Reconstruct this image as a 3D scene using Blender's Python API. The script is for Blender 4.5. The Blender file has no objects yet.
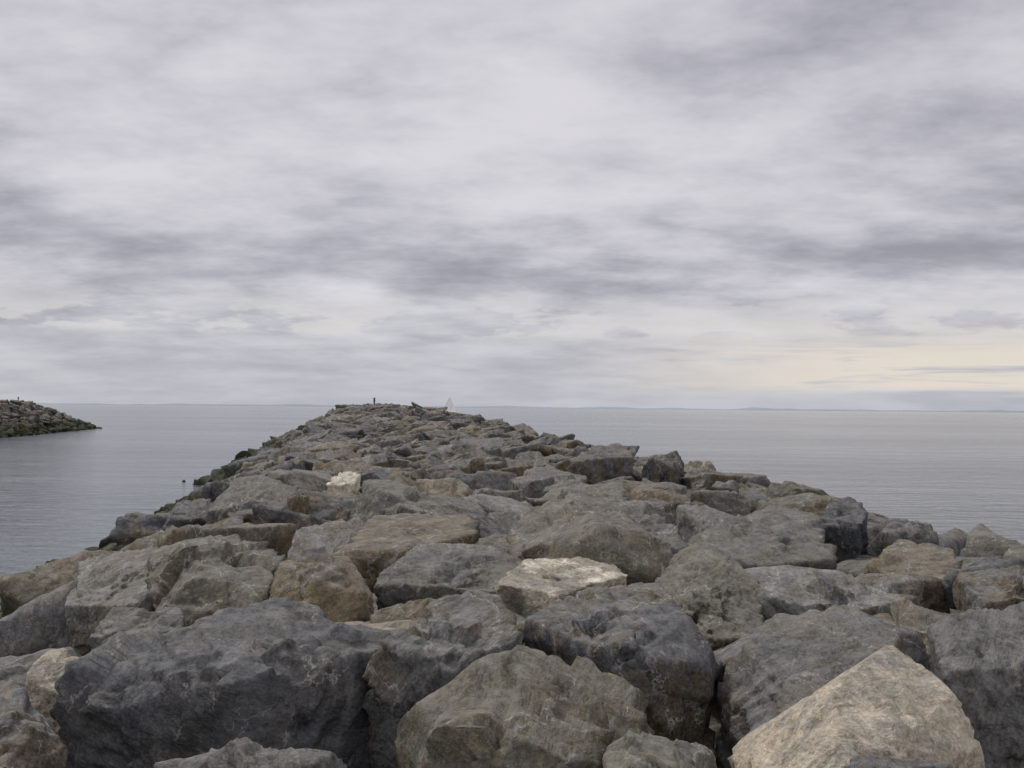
import bpy, bmesh, math, random
import numpy as np
from mathutils import Matrix, Vector, Euler

random.seed(11); np.random.seed(11)
EYE = 4.2
scene = bpy.context.scene

# ------------------------------------------------------------------ numpy noise
def _h(ix, iy, iz, s):
    h = (ix*374761393 + iy*668265263 + iz*1442695041 + s*974634777) & 0xffffffff
    h = ((h ^ (h >> 13))*1274126177) & 0xffffffff
    h = ((h ^ (h >> 15))*2246822519) & 0xffffffff
    return ((h ^ (h >> 16)) & 0xffffff)/float(0xffffff)
def vnoise(p, s=0):
    i = np.floor(p).astype(np.int64); f = p-i; f = f*f*(3-2*f)
    x, y, z = i[:, 0], i[:, 1], i[:, 2]; fx, fy, fz = f[:, 0], f[:, 1], f[:, 2]
    def L(a, b, t): return a+(b-a)*t
    c = lambda a, b, d: _h(x+a, y+b, z+d, s)
    return L(L(L(c(0,0,0), c(1,0,0), fx), L(c(0,1,0), c(1,1,0), fx), fy),
             L(L(c(0,0,1), c(1,0,1), fx), L(c(0,1,1), c(1,1,1), fx), fy), fz)*2-1
def fbm(p, o=4, s=0, g=0.5):
    a = 1.0; r = 0; t = 0
    for k in range(o):
        r = r+a*vnoise(p*(2.03**k)+17.3*k, s+k); t += a; a *= g
    return r/t

_ico = {}
def ico(n):
    if n not in _ico:
        bm = bmesh.new(); bmesh.ops.create_icosphere(bm, subdivisions=n, radius=1.0)
        v = np.array([x.co[:] for x in bm.verts]); f = np.array([[q.index for q in x.verts] for x in bm.faces]); bm.free()
        v /= np.linalg.norm(v, axis=1)[:, None]
        _ico[n] = (v, f)
    return _ico[n]

def mesh_from(name, v, f, mat):
    me = bpy.data.meshes.new(name)
    me.vertices.add(len(v)); me.vertices.foreach_set('co', v.astype(np.float32).ravel())
    me.loops.add(f.size); me.loops.foreach_set('vertex_index', f.astype(np.int32).ravel())
    k = f.shape[1]
    me.polygons.add(len(f)); me.polygons.foreach_set('loop_start', np.arange(0, f.size, k, dtype=np.int32))
    me.polygons.foreach_set('loop_total', np.full(len(f), k, dtype=np.int32))
    me.polygons.foreach_set('use_smooth', np.ones(len(f), dtype=bool))
    me.update(calc_edges=True); me.validate(); me.materials.append(mat)
    return me

def rand_dir(rs):
    v = rs.normal(size=3); return v/np.linalg.norm(v)

def cells(dirs, rs, n, off, tilt, warp, so):
    """fracture facets: every cell of the skin gets its own offset and tilt"""
    S = rs.normal(size=(n, 3)); S /= np.linalg.norm(S, axis=1)[:, None]
    w = dirs+warp*np.stack([fbm(dirs*5+k*31, 3, so+k) for k in range(3)], 1)
    i = (w@S.T).argmax(1)
    o = rs.uniform(-1, 1, n)*off; t = rs.normal(size=(n, 3))*tilt
    return o[i]+((dirs-S[i])*t[i]).sum(1)

def rock_verts(N, D, dirs, rs, p=90, chips=18, rough=1.0, size=1.0, chipr=(.84, .95)):
    """angular quarried boulder: half-space intersection, chipped corners, fracture facets, ledges, grain"""
    def radial(N, D, dirs, p):
        q = np.maximum(dirs@N.T, 1e-6)/D[None, :]
        m = q.max(axis=1)
        return 1.0/(m*np.sum((q/m[:, None])**p, axis=1)**(1.0/p))
    P = dirs*radial(N, D, dirs, p)[:, None]
    NN = [n for n in N]; DD = [d for d in D]
    for k in range(chips):
        n = rand_dir(rs)
        if k % 3 == 0 and n[2] < 0: n = -n
        s = (P@n).max()
        NN.append(n); DD.append(s*rs.uniform(*chipr))
    NN = np.array(NN); DD = np.array(DD)
    so = int(rs.randint(1, 9999))
    q = np.maximum(dirs@NN.T, 1e-6)/DD[None, :]
    for k in range(len(DD)):
        q[:, k] *= 1+0.010*rough*vnoise(dirs*2.0+k*5.1, so)
    m = q.max(axis=1)
    pv = p*np.clip(1.0+1.6*fbm(dirs*2.5, 2, so+77), 0.4, 2.0)
    r = 1.0/(m*np.sum((q/m[:, None])**pv[:, None], axis=1)**(1.0/pv))
    P = dirs*r[:, None]
    u = P/size
    sd = rand_dir(rs)
    t = (u@sd)*rs.uniform(2.2, 4.5)+0.35*fbm(u*1.5, 4, so+3)
    fr = t-np.floor(t); step = np.clip((fr-0.48)/0.04, 0, 1)
    stm = np.clip(fbm(u*1.3+9, 2, so+8)*4-0.1, 0, 1)
    disp = 0.036*rough*(step-fr)*stm
    cm = np.clip(0.7+fbm(dirs*1.6+3, 2, so+5)*1.8, 0.15, 1)
    disp += cells(dirs, rs, 14, 0.006*rough, 0.075*rough, 0.03, so+200)*cm
    disp += cells(dirs, rs, 60, 0.005*rough, 0.13*rough, 0.03, so+300)*cm
    disp += cells(dirs, rs, 420, 0.0024*rough, 0.15*rough, 0.03, so+400)*cm
    disp += 0.007*rough*fbm(u*4.5, 5, so+20, 0.65)
    rd = 1-np.abs(fbm(u*2.0+4, 3, so+40))*22
    disp -= 0.026*rough*np.clip(rd, 0, 1)
    return P+dirs*(disp*size)[:, None]

# ------------------------------------------------------------------ node helpers
class NT:
    def __init__(s, tree): s.t = tree; s.n = tree.nodes; s.l = tree.links
    def new(s, ty, **kw):
        n = s.n.new(ty)
        for k, v in kw.items(): setattr(n, k, v)
        return n
    def link(s, a, b): s.l.new(a, b)
    def val(s, sock, v):
        if isinstance(v, (int, float, tuple, list)): sock.default_value = v
        else: s.l.new(v, sock)
    def math(s, op, a, b=0.0, c=None, clamp=False):
        n = s.new('ShaderNodeMath', operation=op, use_clamp=clamp); s.val(n.inputs[0], a); s.val(n.inputs[1], b)
        if c is not None: s.val(n.inputs[2], c)
        return n.outputs[0]
    def vmath(s, op, a, b=None):
        n = s.new('ShaderNodeVectorMath', operation=op); s.val(n.inputs[0], a)
        if b is not None: s.val(n.inputs[1], b)
        return n.outputs['Value'] if op == 'DOT_PRODUCT' else n.outputs[0]
    def noise(s, vec, scale, detail=4, rough=0.5, dist=0.0):
        n = s.new('ShaderNodeTexNoise'); s.val(n.inputs['Vector'], vec)
        n.inputs['Scale'].default_value = scale; n.inputs['Detail'].default_value = detail
        n.inputs['Roughness'].default_value = rough; n.inputs['Distortion'].default_value = dist
        return n.outputs['Fac']
    def ramp(s, fac, lo, hi, smooth=True):
        n = s.new('ShaderNodeMapRange', interpolation_type='SMOOTHSTEP' if smooth else 'LINEAR')
        s.val(n.inputs['Value'], fac); n.inputs['From Min'].default_value = lo; n.inputs['From Max'].default_value = hi
        return n.outputs['Result']
    def mix(s, fac, a, b, blend='MIX'):
        n = s.new('ShaderNodeMix', data_type='RGBA', blend_type=blend)
        s.val(n.inputs[0], fac); s.val(n.inputs[6], a); s.val(n.inputs[7], b)
        return n.outputs[2]

def new_mat(name):
    m = bpy.data.materials.new(name); m.use_nodes = True
    T = NT(m.node_tree); b = m.node_tree.nodes['Principled BSDF']
    return m, T, b

# ------------------------------------------------------------------ rock material
def rock_material():
    m, T, b = new_mat('boulder_stone')
    oi = T.new('ShaderNodeObjectInfo'); geo = T.new('ShaderNodeNewGeometry')
    off = T.new('ShaderNodeCombineXYZ')
    T.link(T.math('MULTIPLY', oi.outputs['Random'], 91.0), off.inputs[0])
    T.link(T.math('MULTIPLY', oi.outputs['Random'], 37.0), off.inputs[1])
    v = T.vmath('ADD', geo.outputs['Position'], off.outputs[0])
    rot = T.new('ShaderNodeVectorRotate', rotation_type='EULER_XYZ'); T.link(v, rot.inputs['Vector'])
    rv = T.new('ShaderNodeCombineXYZ')
    T.link(T.math('MULTIPLY', oi.outputs['Random'], 40.0), rv.inputs[0]); T.link(T.math('MULTIPLY', oi.outputs['Random'], 23.0), rv.inputs[1])
    T.link(rv.outputs[0], rot.inputs['Rotation'])
    v = rot.outputs[0]
    big = T.noise(v, 1.5, 2, 0.6); med = T.noise(v, 5.5, 4, 0.68); fine = T.noise(v, 40.0, 3, 0.75)
    fm = T.new('ShaderNodeMapping'); T.link(v, fm.inputs['Vector']); fm.inputs['Scale'].default_value = (1.2, 2.0, 11.0)
    fol = T.noise(fm.outputs[0], 1.6, 3, 0.68)
    base = oi.outputs['Color']
    vv = T.math('ADD', T.math('MULTIPLY', T.ramp(big, 0.32, 0.68), 0.42), T.math('MULTIPLY', T.ramp(med, 0.3, 0.7), 0.50))
    vv = T.math('ADD', vv, T.math('MULTIPLY', T.ramp(fine, 0.28, 0.72), 0.68))
    vv = T.math('ADD', vv, T.math('MULTIPLY', T.ramp(fol, 0.35, 0.65), 0.44))
    vv = T.math('ADD', vv, 0.06)
    c = T.new('ShaderNodeVectorMath', operation='SCALE'); T.link(base, c.inputs[0]); T.link(vv, c.inputs['Scale'])
    c = c.outputs[0]
    # ochre / olive weathering stain
    r2 = T.math('FRACT', T.math('MULTIPLY', oi.outputs['Random'], 17.31))
    st = T.noise(T.vmath('ADD', v, (13.1, 4.2, 7.7)), 2.4, 4, 0.66)
    stm = T.math('MULTIPLY', T.ramp(st, 0.43, 0.56), T.math('MULTIPLY', r2, 0.9))
    c = T.mix(stm, c, T.mix(T.ramp(fine, .35, .65), (0.100, 0.074, 0.038, 1), (0.23, 0.176, 0.096, 1)))
    # slaty dark patches
    c = T.mix(T.math('MULTIPLY', T.ramp(T.math('ADD', big, T.math('MULTIPLY', T.math('SUBTRACT', fol, .5), .5)), 0.55, 0.64), 0.55), c, (0.056, 0.059, 0.064, 1))
    # light on up-facing surfaces painted in as a paler bleached crust; + lichen
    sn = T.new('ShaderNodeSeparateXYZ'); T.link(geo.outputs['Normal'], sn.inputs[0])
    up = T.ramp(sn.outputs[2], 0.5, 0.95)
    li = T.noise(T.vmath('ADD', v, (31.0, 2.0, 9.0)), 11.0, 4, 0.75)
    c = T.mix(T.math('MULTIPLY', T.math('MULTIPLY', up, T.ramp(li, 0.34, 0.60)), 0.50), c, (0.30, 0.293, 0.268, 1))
    c = T.mix(T.math('MULTIPLY', T.math('MULTIPLY', T.ramp(li, 0.60, 0.66), T.ramp(big, 0.4, 0.6)), 0.5), c, (0.40, 0.39, 0.35, 1))
    # calcite seams: thin, nearly straight sheets cutting the block in two directions
    wob = T.math('MULTIPLY', T.math('SUBTRACT', med, 0.5), 0.26)
    jag = T.math('MULTIPLY', T.math('SUBTRACT', fine, 0.5), 0.03)
    def seam(dirn, freq, w):
        q = T.math('ADD', T.math('ADD', T.vmath('DOT_PRODUCT', v, dirn), wob), jag)
        f = T.math('ABSOLUTE', T.math('SUBTRACT', T.math('FRACT', T.math('MULTIPLY', q, freq)), 0.5))
        return T.math('SUBTRACT', 1.0, T.ramp(f, w*0.3, w))
    sv = T.math('MAXIMUM', seam((0.9, 0.3, 0.1), 2.3, 0.020), seam((0.2, 0.5, 0.85), 3.6, 0.022))
    r3 = T.math('FRACT', T.math('MULTIPLY', oi.outputs['Random'], 5.77))
    vm = T.math('MULTIPLY', sv, T.ramp(T.math('ADD', st, T.math('MULTIPLY', r3, 0.24)), 0.52, 0.63))
    c = T.mix(T.math('MULTIPLY', vm, T.math('MULTIPLY', T.ramp(li, .36, .54), 0.68)), c, (0.50, 0.49, 0.46, 1))
    # tide zone: algae and wet black near sea level
    sep = T.new('ShaderNodeSeparateXYZ'); T.link(geo.outputs['Position'], sep.inputs[0])
    zz = T.math('ADD', sep.outputs[2], T.math('MULTIPLY', T.math('SUBTRACT', med, 0.5), 1.4))
    alg = T.math('MULTIPLY', T.math('SUBTRACT', 1.0, T.ramp(zz, 1.1, 2.0)), 0.85)
    ac = T.mix(T.ramp(fine, 0.35, 0.65), (0.020, 0.024, 0.010, 1), (0.072, 0.084, 0.027, 1))
    c = T.mix(alg, c, ac)
    c = T.mix(T.math('MULTIPLY', T.math('SUBTRACT', 1.0, T.ramp(zz, 0.15, 0.5)), 0.75), c, (0.012, 0.013, 0.011, 1))
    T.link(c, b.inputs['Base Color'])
    T.link(T.math('SUBTRACT', 0.88, T.math('MULTIPLY', T.ramp(med, 0.4, 0.8), 0.25)), b.inputs['Roughness'])
    b.inputs['Specular IOR Level'].default_value = 0.35
    # relief: tilted fracture facets + rough grain
    wn = T.new('ShaderNodeTexNoise'); wn.inputs['Scale'].default_value = 3.0; wn.inputs['Detail'].default_value = 1; T.link(v, wn.inputs['Vector'])
    wv = T.new('ShaderNodeVectorMath', operation='SCALE'); T.link(wn.outputs['Color'], wv.inputs[0]); wv.inputs['Scale'].default_value = 0.18
    vw = T.vmath('ADD', v, wv.outputs[0])
    def facets(scale, vec):
        vo = T.new('ShaderNodeTexVoronoi', feature='F1'); vo.inputs['Scale'].default_value = scale; T.link(vec, vo.inputs['Vector'])
        dlt = T.vmath('SUBTRACT', vec, vo.outputs['Position'])
        cc = T.vmath('SUBTRACT', vo.outputs['Color'], (0.5, 0.5, 0.5))
        return T.vmath('DOT_PRODUCT', dlt, cc)
    g1 = T.noise(v, 26.0, 4, 0.74)
    h = T.math('ADD', T.math('MULTIPLY', facets(4.0, vw), 0.55), T.math('MULTIPLY', facets(12.0, vw), 0.52))
    h = T.math('ADD', h, T.math('MULTIPLY', g1, 0.024))
    h = T.math('ADD', h, T.math('MULTIPLY', fol, 0.022))
    bp = T.new('ShaderNodeBump'); bp.inputs['Strength'].default_value = 1.0; bp.inputs['Distance'].default_value = 1.0
    T.link(h, bp.inputs['Height']); T.link(bp.outputs[0], b.inputs['Normal'])
    return m
ROCK = rock_material()
def core_material():
    m, T, b = new_mat('shade_painted_rubble'); geo = T.new('ShaderNodeNewGeometry')  # near-black colour paints in the shade of gaps between boulders
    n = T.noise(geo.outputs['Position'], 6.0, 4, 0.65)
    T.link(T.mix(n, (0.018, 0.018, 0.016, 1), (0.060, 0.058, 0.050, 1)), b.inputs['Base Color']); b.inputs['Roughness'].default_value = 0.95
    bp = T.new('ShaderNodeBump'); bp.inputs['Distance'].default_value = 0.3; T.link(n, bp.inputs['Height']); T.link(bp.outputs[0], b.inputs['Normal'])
    return m
CORE = core_material()

# ------------------------------------------------------------------ parents
def empty(name, loc=(0, 0, 0)):
    e = bpy.data.objects.new(name, None); e.location = loc; e.empty_display_size = 0.5
    scene.collection.objects.link(e); return e
jetty = empty('rock_breakwater'); far_jetty = empty('rock_breakwater.001')

def put(name, me, parent, mat4, col):
    o = bpy.data.objects.new(name, me); scene.collection.objects.link(o)
    o.parent = parent; o.matrix_world = mat4; o.color = col; return o

PAL = [((.172, .170, .165), 5), ((.132, .136, .143), 4.2), ((.198, .187, .163), 4), ((.205, .168, .112), 3.2),
       ((.168, .158, .122), 3.4), ((.265, .258, .240), 2.4), ((.080, .083, .088), 3.0), ((.34, .29, .21), 0.8), ((.56, .51, .41), 0.4)]
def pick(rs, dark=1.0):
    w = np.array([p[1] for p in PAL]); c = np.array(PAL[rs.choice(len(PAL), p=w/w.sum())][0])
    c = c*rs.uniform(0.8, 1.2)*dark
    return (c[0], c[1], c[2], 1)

# ------------------------------------------------------------------ modelled boulders (world coordinates, metres)
G = (.168, .166, .158, 1); BL = (.126, .130, .136, 1); BR = (.21, .168, .108, 1); OL = (.178, .164, .120, 1)
LG = (.25, .246, .230, 1); TAN = (.58, .50, .38, 1); CR = (.85, .76, .60, 1); DK = (.070, .074, .080, 1)
HERO = {
'A': (BL, .75, [(-2.24,6.05,2.82),(-1.44,6.35,2.93),(-1.01,6.25,2.84),(-0.66,6.10,2.74),(-2.42,5.80,2.70),(-2.58,5.68,2.45),(-1.95,5.45,2.60),(-1.52,5.30,2.74),(-1.10,5.62,2.50),(-2.56,5.79,2.25),(-2.05,5.60,2.10),(-1.35,5.50,2.15),(-0.92,5.95,2.25)]),
'B': (OL, .8, [(0.02,5.17,2.95),(0.25,5.24,2.90),(-0.45,4.93,2.75),(-0.56,5.05,2.60),(0.56,5.14,2.75),(0.82,5.12,2.55),(0.03,4.30,2.72),(-0.28,4.44,2.60),(0.39,4.44,2.60),(-0.53,4.97,2.30),(0.86,5.10,2.25)]),
'C': (BL, .7, [(0.05,6.31,2.85),(0.34,6.79,2.95),(0.96,6.98,3.00),(1.09,6.13,2.95),(1.24,5.84,2.7),(1.22,6.03,2.5),(.77,5.99,2.5),(.40,5.95,2.7),(.49,5.60,2.84)]),
'D': (G, .7, [(-.71,5.82,2.82),(-.52,6.37,2.9),(-.08,6.51,2.95),(.09,5.82,2.85),(-.41,5.67,2.6),(-.83,5.82,2.5),(-.29,5.58,2.78)]),
'E': (CR, .2, [(-.11,7.80,2.83),(.15,8.44,2.92),(.78,8.44,2.94),(.93,8.08,2.85),(.37,7.62,2.78),(-.06,8.07,2.75),(.72,8.15,2.78)]),
'F': (BR, .7, [(-1.87,7.81,2.7),(-1.92,8.28,2.9),(-1.74,8.62,2.95),(-1.25,7.96,2.95),(-1.03,7.55,2.75),(-1.06,7.43,2.55),(-1.56,7.37,2.55),(-1.44,7.49,2.92)]),
'G': (OL, .7, [(-3.23,8.93,2.92),(-2.76,9.30,3.0),(-1.90,8.57,2.98),(-1.93,7.81,2.7),(-1.91,7.66,2.5),(-2.79,7.81,2.6),(-2.31,7.66,2.5),(-2.42,8.0,2.92)]),
'H': (LG, .7, [(-3.72,8.42,2.5),(-4.08,9.55,2.7),(-3.31,9.54,2.75),(-2.90,8.68,2.75),(-2.90,8.0,2.6)]),
'I': (TAN, .7, [(1.87,4.96,3.05),(1.43,4.51,2.95),(2.13,4.74,2.9),(2.19,4.59,2.7),(2.25,4.76,2.55),(1.29,3.85,2.76),(1.0,4.71,2.6),(1.07,4.31,2.60)]),
'J': (G, .7, [(1.31,6.23,2.6),(1.39,6.03,2.8),(2.09,6.19,2.95),(2.32,5.90,2.95),(2.11,5.58,2.85),(1.50,5.21,2.6),(1.21,5.42,2.4),(1.24,5.82,2.5)]),
'K': (OL, .7, [(1.16,8.14,2.8),(1.49,8.39,3.05),(1.70,8.16,3.0),(1.87,7.55,2.75),(1.78,7.05,2.6),(1.30,6.90,2.6)]),
'L': (LG, .7, [(1.79,8.02,2.9),(2.34,8.12,2.95),(3.05,7.85,2.85),(3.16,7.55,2.75),(2.43,7.18,2.75),(1.80,7.55,2.75)]),
'M': (BR, .7, [(2.45,7.0,2.75),(2.75,7.15,2.8),(3.2,7.0,2.75),(3.15,6.6,2.6),(2.5,6.5,2.6)]),
'N': (G, .8, [(2.53,6.13,2.95),(3.20,6.25,3.0),(3.19,5.82,2.85),(3.04,5.54,2.5),(2.58,5.45,2.5),(2.41,5.51,2.7),(2.52,6.03,2.8)]),
'O': (OL, .7, [(0,9.54,2.75),(.03,10.66,2.9),(.42,11.67,3.15),(.93,11.63,3.2),(1.31,10.27,3.05),(1.58,9.52,2.8),(1.17,9.15,2.7),(.35,9.26,2.7),(.83,9.38,3.10)]),
'P': (BR, .7, [(-1.79,9.86,2.8),(-1.53,11.6,2.9),(-.47,11.2,3.0),(-.33,10.24,2.9),(-1.07,9.54,2.75),(-1.68,9.74,2.7)]),
'W': (G, .6, [(-1.12,8.14,2.8),(-.83,9.03,2.9),(-.11,9.12,2.95),(.2,8.64,2.8),(-.10,8.07,2.65),(-.99,8.12,2.6)]),
'X': (BR, .6, [(-1.04,7.43,2.7),(-.54,7.47,2.78),(-.31,7.5,2.7),(-.94,7.11,2.55),(-.67,7.27,2.55)]),
'R': (BL, .7, [(-2.91,5.48,2.6),(-2.66,5.42,2.7),(-2.39,5.28,2.5),(-2.19,5.0,2.4),(-2.28,4.45,2.5),(-2.32,4.82,2.6)]),
'S': (TAN, .5, [(-3.04,6.25,2.5),(-2.99,6.61,2.6),(-2.65,6.42,2.55),(-2.66,6.16,2.4),(-2.94,6.23,2.35)]),
'T': (G, .6, [(-2.97,7.11,2.55),(-3.05,7.6,2.65),(-2.43,7.43,2.7),(-2.23,7.05,2.6),(-2.69,7.23,2.45)]),
'U': (G, .6, [(-1.58,4.48,2.6),(-1.28,4.39,2.7),(-.78,4.53,2.65),(-.67,4.58,2.55),(-1.07,4.08,2.6),(-1.53,4.46,2.45),(-.70,4.59,2.4)]),
'V': (OL, .6, [(.43,4.6,2.65),(.58,4.53,2.75),(.92,4.52,2.7),(.99,4.44,2.6),(.41,3.83,2.7),(.97,4.46,2.45)]),
'Y': (BL, .6, [(1.20,3.89,2.8),(1.36,3.8,2.9),(1.81,3.84,2.85),(1.82,3.66,2.8),(1.21,3.57,2.8)]),
'AA': (BL, .7, [(1.04,11.21,3.00),(1.59,11.50,3.05),(1.71,10.68,2.95),(1.75,9.86,2.80),(1.26,9.86,2.80)]),
'AB': (G, .7, [(1.76,9.86,2.75),(2.11,10.66,2.90),(3.06,11.86,3.05),(3.45,11.21,3.00),(3.18,9.86,2.80),(2.37,9.55,2.70)]),
'AC': (BR, .7, [(3.37,9.54,2.75),(3.97,10.24,2.90),(4.32,9.85,2.85),(4.07,8.98,2.70),(3.50,9.01,2.65)]),
'AD': (G, .7, [(3.79,8.64,2.80),(4.55,8.88,2.85),(4.52,8.24,2.70),(3.78,8.07,2.65)]),
'AE': (DK, .7, [(3.69,11.97,2.80),(4.08,12.92,3.02),(4.45,13.18,3.03),(4.36,12.25,2.95),(4.09,11.76,2.80)]),
'AF': (G, .7, [(4.37,11.89,2.75),(4.72,12.50,2.90),(5.08,12.15,2.90),(5.06,11.81,2.70)]),
'AG': (OL, .7, [(4.82,10.19,2.60),(5.42,10.98,2.75),(6.04,11.02,2.80),(5.41,9.88,2.60)]),
'AH': (G, .8, [(1.32,22.81,2.90),(1.62,23.81,3.20),(2.70,25.00,3.25),(2.88,23.40,3.10),(2.75,23.33,2.80)]),
'AI': (DK, .8, [(2.89,22.58,2.80),(3.19,22.34,3.15),(3.73,22.50,3.30),(3.84,22.22,3.00),(3.67,21.88,2.80)]),
'AJ': (CR, .5, [(-3.49,18.99,2.70),(-3.34,20.00,2.90),(-2.91,19.40,2.90),(-2.94,18.75,2.70)]),
}
hero_foot = []
for hi, (key, (col, hd, pts)) in enumerate(HERO.items()):
    rs = np.random.RandomState(500+hi*7)
    P = np.array(pts, float); c0 = P.mean(axis=0)
    bot = P.copy(); bot[:, :2] = c0[:2]+(P[:, :2]-c0[:2])*0.78; bot[:, 2] = P[:, 2].min()-hd
    allp = np.vstack([P, bot]); cen = (allp.max(axis=0)+allp.min(axis=0))/2
    bm = bmesh.new()
    for q in allp: bm.verts.new(q-cen)
    bmesh.ops.convex_hull(bm, input=bm.verts)
    bm.normal_update(); fl = []
    for f in bm.faces:
        n = np.array(f.normal[:]); d = float(n@np.array(f.verts[0].co[:])); a = f.calc_area()
        if a < 1e-5: continue
        if d < 0: n = -n; d = -d
        for g in fl:
            if g[1]@n > 0.975: g[1] = g[1]*g[0]+n*a; g[2] = (g[2]*g[0]+d*a)/(g[0]+a); g[0] += a; g[1] /= np.linalg.norm(g[1]); break
        else: fl.append([a, n, d])
    bm.free()
    fl.sort(key=lambda g: -g[0]); N = []; D = []
    for a, n, d in fl:
        if any(n@m > math.cos(math.radians(15)) for m in N): continue
        N.append(n); D.append(max(d, 0.04)*1.01)
    ext = allp.max(axis=0)-allp.min(axis=0); size = float(ext.mean())*0.62
    dirs, F = ico(6 if cen[1] < 9.3 else 5)
    dd = dirs*ext[None, :]; dd /= np.linalg.norm(dd, axis=1)[:, None]
    V = rock_verts(np.array(N), np.array(D), dd, rs, p=300, chips=5, rough=0.75 if key in 'EI' else 1.1, size=size, chipr=(.88, .96))
    me = mesh_from('boulder_mesh_'+key, V, F, ROCK)
    put('boulder_'+key, me, jetty, Matrix.Translation(cen), col)
    hero_foot.append((c0[0], c0[1], ext[0]*.5, ext[1]*.5))

# ------------------------------------------------------------------ boulder variants
VAR = []; SAMP = []
for k in range(30):
    r = np.random.RandomState(100+k)
    n0 = []; d0 = []
    base = [(1,0,0),(-1,0,0),(0,1,0),(0,-1,0),(0,0,1),(0,0,-1)]
    for b_ in base:
        n = np.array(b_, float)+r.normal(size=3)*0.25; n /= np.linalg.norm(n); n0.append(n); d0.append(r.uniform(.70, 1.0))
    for j in range(r.randint(2, 6)):
        n0.append(rand_dir(r)); d0.append(r.uniform(.80, 1.05))
    dirs, F = ico(5)
    V = rock_verts(np.array(n0), np.array(d0), dirs, r, p=200, chips=4, rough=1.0, size=1.15)
    VAR.append(mesh_from('boulder_variant_%02d' % k, V, F, ROCK)); SAMP.append(V[::13])

def smooth(a, b, x):
    t = max(0., min(1., (x-a)/(b-a))); return t*t*(3-2*t)
# ------------------------------------------------------------------ breakwater profile
def tL(y): return -1.75+1.7*smooth(50, 88, y)
def tR(y): return 6.9+0.065*max(min(y, 40), 0)+0.02*max(0, y-40)
Y_END = 104.0
def surf(t, y):
    top = EYE-1.5
    top += 1.55*smooth(42, 84, y)*(1-0.70*smooth(3, 12, t))
    z = top
    if t < tL(y): z = top-(tL(y)-t)/1.95
    if t > tR(y): z = top-(t-tR(y))/1.6
    if y > Y_END: z = min(z, top-(y-Y_END)/1.6)
    return z
def t_to_x(t, y): return t-0.157*y

def scatter(parent, n_try, trange, yrange, Rf, toff, rs, surf, tx, key, avoid=None, spacing=0.74, dark=1.0, zmin=-1.0, flat=(.62, .95), amp=.13):
    cell = 1.6; grid = {}; cnt = 0
    for _ in range(n_try):
        y = rs.uniform(*yrange); t = rs.uniform(trange[0](y), trange[1](y))
        z = surf(t, y)
        if z < zmin: continue
        x = tx(t, y); R = Rf(rs, y)
        if avoid:
            bad = False
            for hx, hy, ex, ey in avoid:
                if ((x-hx)/(ex+R*0.62))**2+((y-hy)/(ey+R*0.62))**2 < 1: bad = True; break
            if bad: continue
        gi, gj = int(x//cell), int(y//cell); ok = True
        for a in (-2, -1, 0, 1, 2):
            for b_ in (-2, -1, 0, 1, 2):
                for (qx, qy, qr) in grid.get((gi+a, gj+b_), ()):
                    if (qx-x)**2+(qy-y)**2 < (spacing*(qr+R))**2: ok = False; break
                if not ok: break
            if not ok: break
        if not ok: continue
        grid.setdefault((gi, gj), []).append((x, y, R))
        sx = R*rs.uniform(1.0, 1.3); sy = R*rs.uniform(.85, 1.1); sz = R*rs.uniform(*flat)
        e = 0.4
        gt = (surf(t+e, y)-surf(t-e, y))/(2*e); gy = (surf(t, y+e)-surf(t, y-e))/(2*e)
        nrm = Vector((-gt*.8, -gy*.8, 1)).normalized()
        q = nrm.rotation_difference(Vector((0, 0, 1))).inverted().to_matrix().to_4x4()
        edge = 0.45 if (key == 'top' and 3.5 < t and y < 30) else 1.0
        tl = lambda: math.radians(max(-30, min(30, rs.normal()*16)))*edge
        E = Euler((tl(), tl(), rs.uniform(0, 6.283))).to_matrix().to_4x4()
        k = rs.randint(len(VAR))
        M0 = q@E@Matrix.Diagonal((sx, sy, sz, 1))
        m3 = np.array(M0.to_3x3()); topz = (SAMP[k]@m3[2]).max()
        slope_allow = 0.20*R*min(1, (abs(gt)+abs(gy))*2)
        want = z+toff(y)+max(-1.6, min(1.6, rs.normal()))*amp*(edge if edge > .9 else .7)+slope_allow
        M = Matrix.Translation((x, y, want-topz))@M0
        put('boulder_'+key, VAR[k], parent, M, pick(rs, dark)); cnt += 1
    return cnt

Rtop = lambda rs, y: rs.uniform(.45, .85) if rs.rand() < .72 else rs.uniform(.85, 1.15)
Rsm = lambda rs, y: rs.uniform(.4, .7)
n1 = scatter(jetty, 16000, (lambda y: -9.5+1.0*smooth(50, 88, y), lambda y: tR(y)+3.5), (-4, 107), Rtop, lambda y: -0.62 if y < 5.2 else (.0 if y < 14 else .06), np.random.RandomState(3), surf, t_to_x, 'top', avoid=hero_foot, spacing=.76, amp=.12)
n2 = scatter(jetty, 8000, (lambda y: -9, lambda y: tR(y)+1), (-3, 50), Rsm, lambda y: -1.0 if y < 7 else -.6, np.random.RandomState(4), surf, t_to_x, 'under', spacing=0.68, dark=.6)  # lower layer coloured darker, crevice shade put into the stone colour

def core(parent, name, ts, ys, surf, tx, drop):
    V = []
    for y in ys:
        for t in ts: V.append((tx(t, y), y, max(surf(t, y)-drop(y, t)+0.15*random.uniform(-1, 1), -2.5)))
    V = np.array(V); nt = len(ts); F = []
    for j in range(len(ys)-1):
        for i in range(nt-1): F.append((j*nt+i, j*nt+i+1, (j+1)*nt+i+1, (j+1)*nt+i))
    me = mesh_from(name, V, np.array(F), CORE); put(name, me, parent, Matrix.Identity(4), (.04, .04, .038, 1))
core(jetty, 'rubble_core', np.arange(-13, 26, .6), np.arange(-7, 115, .6), surf, t_to_x, lambda y, t: 1.25 if y > 14 else 1.9)

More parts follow.
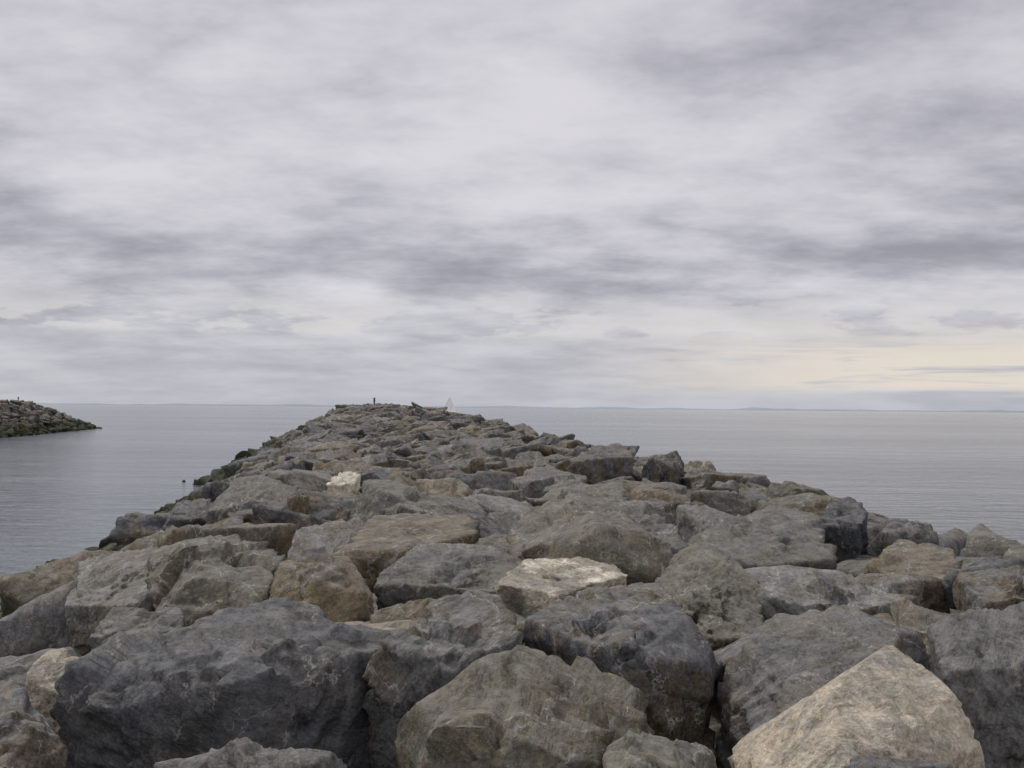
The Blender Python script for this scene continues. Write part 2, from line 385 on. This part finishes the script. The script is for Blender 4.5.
# ------------------------------------------------------------------ second breakwater across the channel
def surf2(t, y):
    top = 4.55
    z = top-max(0, abs(t)-3.0)/1.5
    if y > 156: z = min(z, top-(y-156)/4.6)
    return z
def tx2(t, y): return -48.6-0.19*y+t
Rf2 = lambda rs, y: rs.uniform(.42, .8)
n3 = scatter(far_jetty, 11000, (lambda y: -5, lambda y: 10.5), (100, 180), Rf2, lambda y: .05, np.random.RandomState(7), surf2, tx2, 'top', spacing=.74, dark=.85)
core(far_jetty, 'rubble_core', np.arange(-14, 14.5, .6), np.arange(60, 188, .8), surf2, tx2, lambda y, t: .6)

# ------------------------------------------------------------------ sea
def sea_material():
    m, T, b = new_mat('sea_water')
    geo = T.new('ShaderNodeNewGeometry'); pos = geo.outputs['Position']
    mp = T.new('ShaderNodeMapping'); T.link(pos, mp.inputs['Vector']); mp.inputs['Scale'].default_value = (0.45, 1.0, 1.0); mp.inputs['Rotation'].default_value = (0, 0, 0.12)
    w = T.noise(mp.outputs[0], 1.5, 4, 0.62, 0.3); w2 = T.noise(mp.outputs[0], 0.22, 2, 0.5, 0.2)
    calm = T.noise(T.vmath('MULTIPLY', pos, (0.006, 0.02, 1.0)), 1.0, 3, 0.6)
    h = T.math('ADD', T.math('MULTIPLY', w, T.math('ADD', 0.08, T.math('MULTIPLY', T.ramp(calm, .35, .65), 0.13))), T.math('MULTIPLY', w2, 0.28))
    bp = T.new('ShaderNodeBump'); bp.inputs['Strength'].default_value = 1.0; bp.inputs['Distance'].default_value = 1.0
    T.link(h, bp.inputs['Height']); T.link(bp.outputs[0], b.inputs['Normal'])
    b.inputs['Base Color'].default_value = (0.078, 0.100, 0.120, 1)
    b.inputs['Roughness'].default_value = 0.12; b.inputs['IOR'].default_value = 1.333
    return m
SEA = sea_material()
R = 30000.0
ring = [0, 60, 200, 800, 3000, 10000, R]
vs = [(0, 0, 0)]; fs = []
seg = 64
for r_ in ring[1:]:
    for k in range(seg): a = 2*math.pi*k/seg; vs.append((r_*math.cos(a), r_*math.sin(a), 0))
for k in range(seg): fs.append((0, 1+k, 1+(k+1) % seg))
for j in range(len(ring)-2):
    a0 = 1+j*seg; b0 = a0+seg
    for k in range(seg): k2 = (k+1) % seg; fs.append((a0+k, b0+k, b0+k2, a0+k2))
me = bpy.data.meshes.new('sea'); me.from_pydata(vs, [], fs); me.materials.append(SEA)
sea = bpy.data.objects.new('sea', me); scene.collection.objects.link(sea)

# ------------------------------------------------------------------ distant shore, mostly lost in haze
def hills():
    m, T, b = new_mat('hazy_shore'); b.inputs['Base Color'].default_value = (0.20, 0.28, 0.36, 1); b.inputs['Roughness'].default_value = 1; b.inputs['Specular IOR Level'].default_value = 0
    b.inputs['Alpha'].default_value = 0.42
    v = []; f = []
    n = 260; Rr = 14000
    for k in range(n):
        deg = -32+64*k/(n-1); a = math.radians(deg)
        nz = fbm(np.array([[deg*0.35, 3.3, 1.0]]), 5, 7)[0]
        env = max(0.0, 0.55+nz*1.3)
        hh = 6+38*env*(1.0 if deg > 2 else 0.6)
        x, y = Rr*math.sin(a), Rr*math.cos(a)
        v += [(x, y, -2), (x*1.01, y*1.01, hh)]
    for k in range(n-1):
        a = 2*k; f += [(a, a+2, a+3, a+1)]
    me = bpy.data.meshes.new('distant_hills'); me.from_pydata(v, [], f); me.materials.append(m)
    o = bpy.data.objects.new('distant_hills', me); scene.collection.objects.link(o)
hills()

# ------------------------------------------------------------------ small things
def simple(name, col, rough=.6):
    m, T, b = new_mat(name); geo = T.new('ShaderNodeNewGeometry')
    n = T.noise(geo.outputs['Position'], 3.0, 3)
    T.link(T.mix(n, tuple(c*.85 for c in col)+(1,), tuple(min(1, c*1.1) for c in col)+(1,)), b.inputs['Base Color']); b.inputs['Roughness'].default_value = rough
    return m
WHITE = simple('sailcloth', (.86, .86, .84)); HULL = simple('hull_paint', (.78, .78, .78), .4); DARKM = simple('dark_steel', (.05, .05, .055)); GREEN = simple('lamp_green', (.05, .12, .08))
T_ = NT(WHITE.node_tree); tr = T_.new('ShaderNodeBsdfTranslucent'); tr.inputs[0].default_value = (.93, .93, .91, 1)
ms = T_.new('ShaderNodeMixShader'); ms.inputs[0].default_value = .6; T_.link(WHITE.node_tree.nodes['Principled BSDF'].outputs[0], ms.inputs[1]); T_.link(tr.outputs[0], ms.inputs[2])
T_.link(ms.outputs[0], WHITE.node_tree.nodes['Material Output'].inputs['Surface'])
def part(name, parent, verts, faces, mat, loc=(0, 0, 0)):
    me = bpy.data.meshes.new(name); me.from_pydata(verts, [], faces); me.materials.append(mat)
    o = bpy.data.objects.new(name, me); scene.collection.objects.link(o); o.parent = parent; o.location = loc; return o
def lathe(name, parent, prof, mat, n=16, loc=(0, 0, 0)):
    v = []; f = []
    for r_, z in prof:
        for k in range(n): a = 2*math.pi*k/n; v.append((r_*math.cos(a), r_*math.sin(a), z))
    for j in range(len(prof)-1):
        for k in range(n): k2 = (k+1) % n; f.append((j*n+k, j*n+k2, (j+1)*n+k2, (j+1)*n+k))
    f.append(tuple(range(n))[::-1]); f.append(tuple((len(prof)-1)*n+k for k in range(n)))
    return part(name, parent, v, f, mat, loc)
sb = empty('sailboat', (-37.5, 600, 0)); sb.scale = (.95, .95, .95)
st = [(-4.6, .75, 1.15), (-3, 1.25, 1.0), (0, 1.5, .95), (3, 1.0, 1.05), (5.2, .05, 1.35)]
v = []
for x, hw, hz in st: v += [(x, -hw, hz), (x, -hw*.75, .1), (x, 0, -.35), (x, hw*.75, .1), (x, hw, hz)]
f = []
for j in range(len(st)-1):
    for k in range(4): a = j*5+k; f.append((a, a+5, a+6, a+1))
    f.append((j*5, j*5+4, j*5+9, j*5+5))
f.append((0, 1, 2, 3, 4)); part('hull', sb, v, f, HULL)
lathe('mast', sb, [(.10, .8), (.06, 11.3)], HULL, 8, (.8, 0, 0))
part('mainsail', sb, [(.65, .05, 1.6), (-4.3, .5, 1.7), (.65, .05, 11.2), (-1.7, .55, 6.8), (-.5, .4, 9.4), (-3.2, .6, 4.2)], [(0, 1, 5, 3, 4, 2)], WHITE)
part('jib', sb, [(1.0, .05, 1.5), (5.0, 0, 1.4), (.95, .05, 10.0), (2.9, -.35, 5.4)], [(0, 1, 3, 2)], WHITE)
part('cabin', sb, [(-1.5, -.8, 1.0), (2, -.6, 1.0), (2, .6, 1.0), (-1.5, .8, 1.0), (-1.3, -.65, 1.6), (1.4, -.45, 1.5), (1.4, .45, 1.5), (-1.3, .65, 1.6)], [(0, 1, 5, 4), (1, 2, 6, 5), (2, 3, 7, 6), (3, 0, 4, 7), (4, 5, 6, 7)], HULL)
sb.rotation_euler = (0, 0, .3)
for i, (x, y, z) in enumerate([(-12.1, 88, 4.36), (-75.0, 152, 4.6)]):
    e = empty('navigation_marker' if i == 0 else 'navigation_marker.001', (x, y, z)); e.scale = (1, 1, 1)
    lathe('post', e, [(.10, -.6), (.06, .32)], DARKM, 10)
    lathe('lantern', e, [(.07, .32), (.12, .34), (.12, .38), (.08, .40), (.08, .54), (.12, .56), (.03, .66)], GREEN, 12)

# ------------------------------------------------------------------ sky
SUN_EL, SUN_AZ = math.radians(50), math.radians(-50)     # azimuth from +Y towards +X
w = bpy.data.worlds.new('World'); scene.world = w; w.use_nodes = True
T = NT(w.node_tree); T.n.clear()
outw = T.new('ShaderNodeOutputWorld')
sky = T.new('ShaderNodeTexSky', sky_type='NISHITA'); sky.sun_disc = False; sky.sun_elevation = SUN_EL; sky.sun_rotation = SUN_AZ
bg1 = T.new('ShaderNodeBackground'); bg1.inputs['Strength'].default_value = 0.08; T.link(sky.outputs[0], bg1.inputs['Color'])
tc = T.new('ShaderNodeTexCoord'); dirv = T.vmath('NORMALIZE', tc.outputs['Generated'])
sp = T.new('ShaderNodeSeparateXYZ'); T.link(dirv, sp.inputs[0])
X, Y, Z = sp.outputs
zc = T.math('ADD', T.math('MAXIMUM', Z, 0.0), 0.17)
uv = T.new('ShaderNodeCombineXYZ'); T.link(T.math('MULTIPLY', T.math('DIVIDE', X, zc), 0.8), uv.inputs[0]); T.link(T.math('MULTIPLY', T.math('DIVIDE', Y, zc), 1.0), uv.inputs[1]); uv.inputs[2].default_value = 3.7
U = uv.outputs[0]
big = T.noise(T.vmath('ADD', U, (6.3, 0.6, 0)), 0.9, 3, 0.55)
bil = T.noise(T.vmath('ADD', U, (9.0, 3.0, 0)), 2.8, 7, 0.62)
puf = T.math('ABSOLUTE', T.math('SUBTRACT', T.noise(T.vmath('ADD', U, (2.0, 8.0, 4.)), 1.9, 5, 0.52), 0.5))   # billow: rounded heads, dark creases
s = T.math('ADD', T.math('MULTIPLY', big, 0.52), T.math('MULTIPLY', bil, 0.40))
s = T.math('ADD', s, T.math('MULTIPLY', puf, 0.50))
s = T.math('ADD', s, 0.012)
cr = T.new('ShaderNodeValToRGB'); T.link(s, cr.inputs[0]); cr.color_ramp.interpolation = 'B_SPLINE'; el = cr.color_ramp.elements
el[0].position = 0.37; el[0].color = (0.31, 0.305, 0.355, 1)
el[1].position = 0.63; el[1].color = (0.75, 0.73, 0.765, 1)
e = el.new(0.44); e.color = (0.42, 0.41, 0.465, 1)
e = el.new(0.52); e.color = (0.575, 0.56, 0.61, 1)
cloud = cr.outputs[0]
hz = T.math('SUBTRACT', 1.0, T.ramp(Z, 0.0, 0.12))
cloud = T.mix(T.math('MULTIPLY', hz, 0.72), cloud, (0.50, 0.52, 0.58, 1))
st_v = T.new('ShaderNodeCombineXYZ'); T.link(T.math('MULTIPLY', X, 3.0), st_v.inputs[0]); T.link(T.math('MULTIPLY', Z, 38.0), st_v.inputs[1]); T.link(T.math('MULTIPLY', Y, 3.0), st_v.inputs[2])
sn = T.noise(st_v.outputs[0], 1.3, 4, 0.6, 0.4)
band = T.math('MULTIPLY', T.ramp(Z, 0.010, 0.025), T.math('SUBTRACT', 1.0, T.ramp(Z, 0.05, 0.09)))
warm = T.math('MULTIPLY', T.math('MULTIPLY', band, T.ramp(X, 0.0, 0.36)), T.ramp(sn, 0.36, 0.52))
cloud = T.mix(T.math('MULTIPLY', warm, 0.9), cloud, (0.82, 0.74, 0.65, 1))
pv = T.new('ShaderNodeCombineXYZ'); T.link(T.math('MULTIPLY', X, 9.0), pv.inputs[0]); T.link(T.math('MULTIPLY', Z, 30.0), pv.inputs[1]); T.link(T.math('MULTIPLY', Y, 9.0), pv.inputs[2])
pn = T.noise(pv.outputs[0], 1.1, 5, 0.6)
band2 = T.math('MULTIPLY', T.ramp(Z, 0.065, 0.075), T.math('SUBTRACT', 1.0, T.ramp(Z, 0.085, 0.12)))
cloud = T.mix(T.math('MULTIPLY', T.math('MULTIPLY', band2, T.ramp(pn, .45, .53)), 0.6), cloud, (0.74, 0.715, 0.70, 1))
bg2 = T.new('ShaderNodeBackground'); bg2.inputs['Strength'].default_value = 1.0; T.link(cloud, bg2.inputs['Color'])
mx = T.new('ShaderNodeMixShader'); mx.inputs[0].default_value = 0.93
T.link(bg1.outputs[0], mx.inputs[1]); T.link(bg2.outputs[0], mx.inputs[2]); T.link(mx.outputs[0], outw.inputs['Surface'])

# ------------------------------------------------------------------ sun behind overcast
ld = bpy.data.lights.new('sun', 'SUN'); ld.energy = 1.5; ld.angle = math.radians(10); ld.color = (1, .96, .91)
so = bpy.data.objects.new('sun', ld); scene.collection.objects.link(so)
d = Vector((math.sin(SUN_AZ)*math.cos(SUN_EL), math.cos(SUN_AZ)*math.cos(SUN_EL), math.sin(SUN_EL)))
so.rotation_euler = (-d).to_track_quat('-Z', 'Y').to_euler()

# ------------------------------------------------------------------ camera
cd = bpy.data.cameras.new('camera'); cd.sensor_width = 36; cd.lens = 35.16; cd.clip_start = 0.05; cd.clip_end = 60000
cam = bpy.data.objects.new('camera', cd); scene.collection.objects.link(cam)
cam.matrix_world = Matrix.Translation((0, 0, EYE))@Matrix.Rotation(math.radians(90+1.375), 4, 'X')@Matrix.Rotation(math.radians(0.5), 4, 'Z')
scene.camera = cam
scene.view_settings.view_transform = 'Standard'; scene.view_settings.look = 'None'; scene.view_settings.exposure = 0
print('rocks', n1, n2, n3)
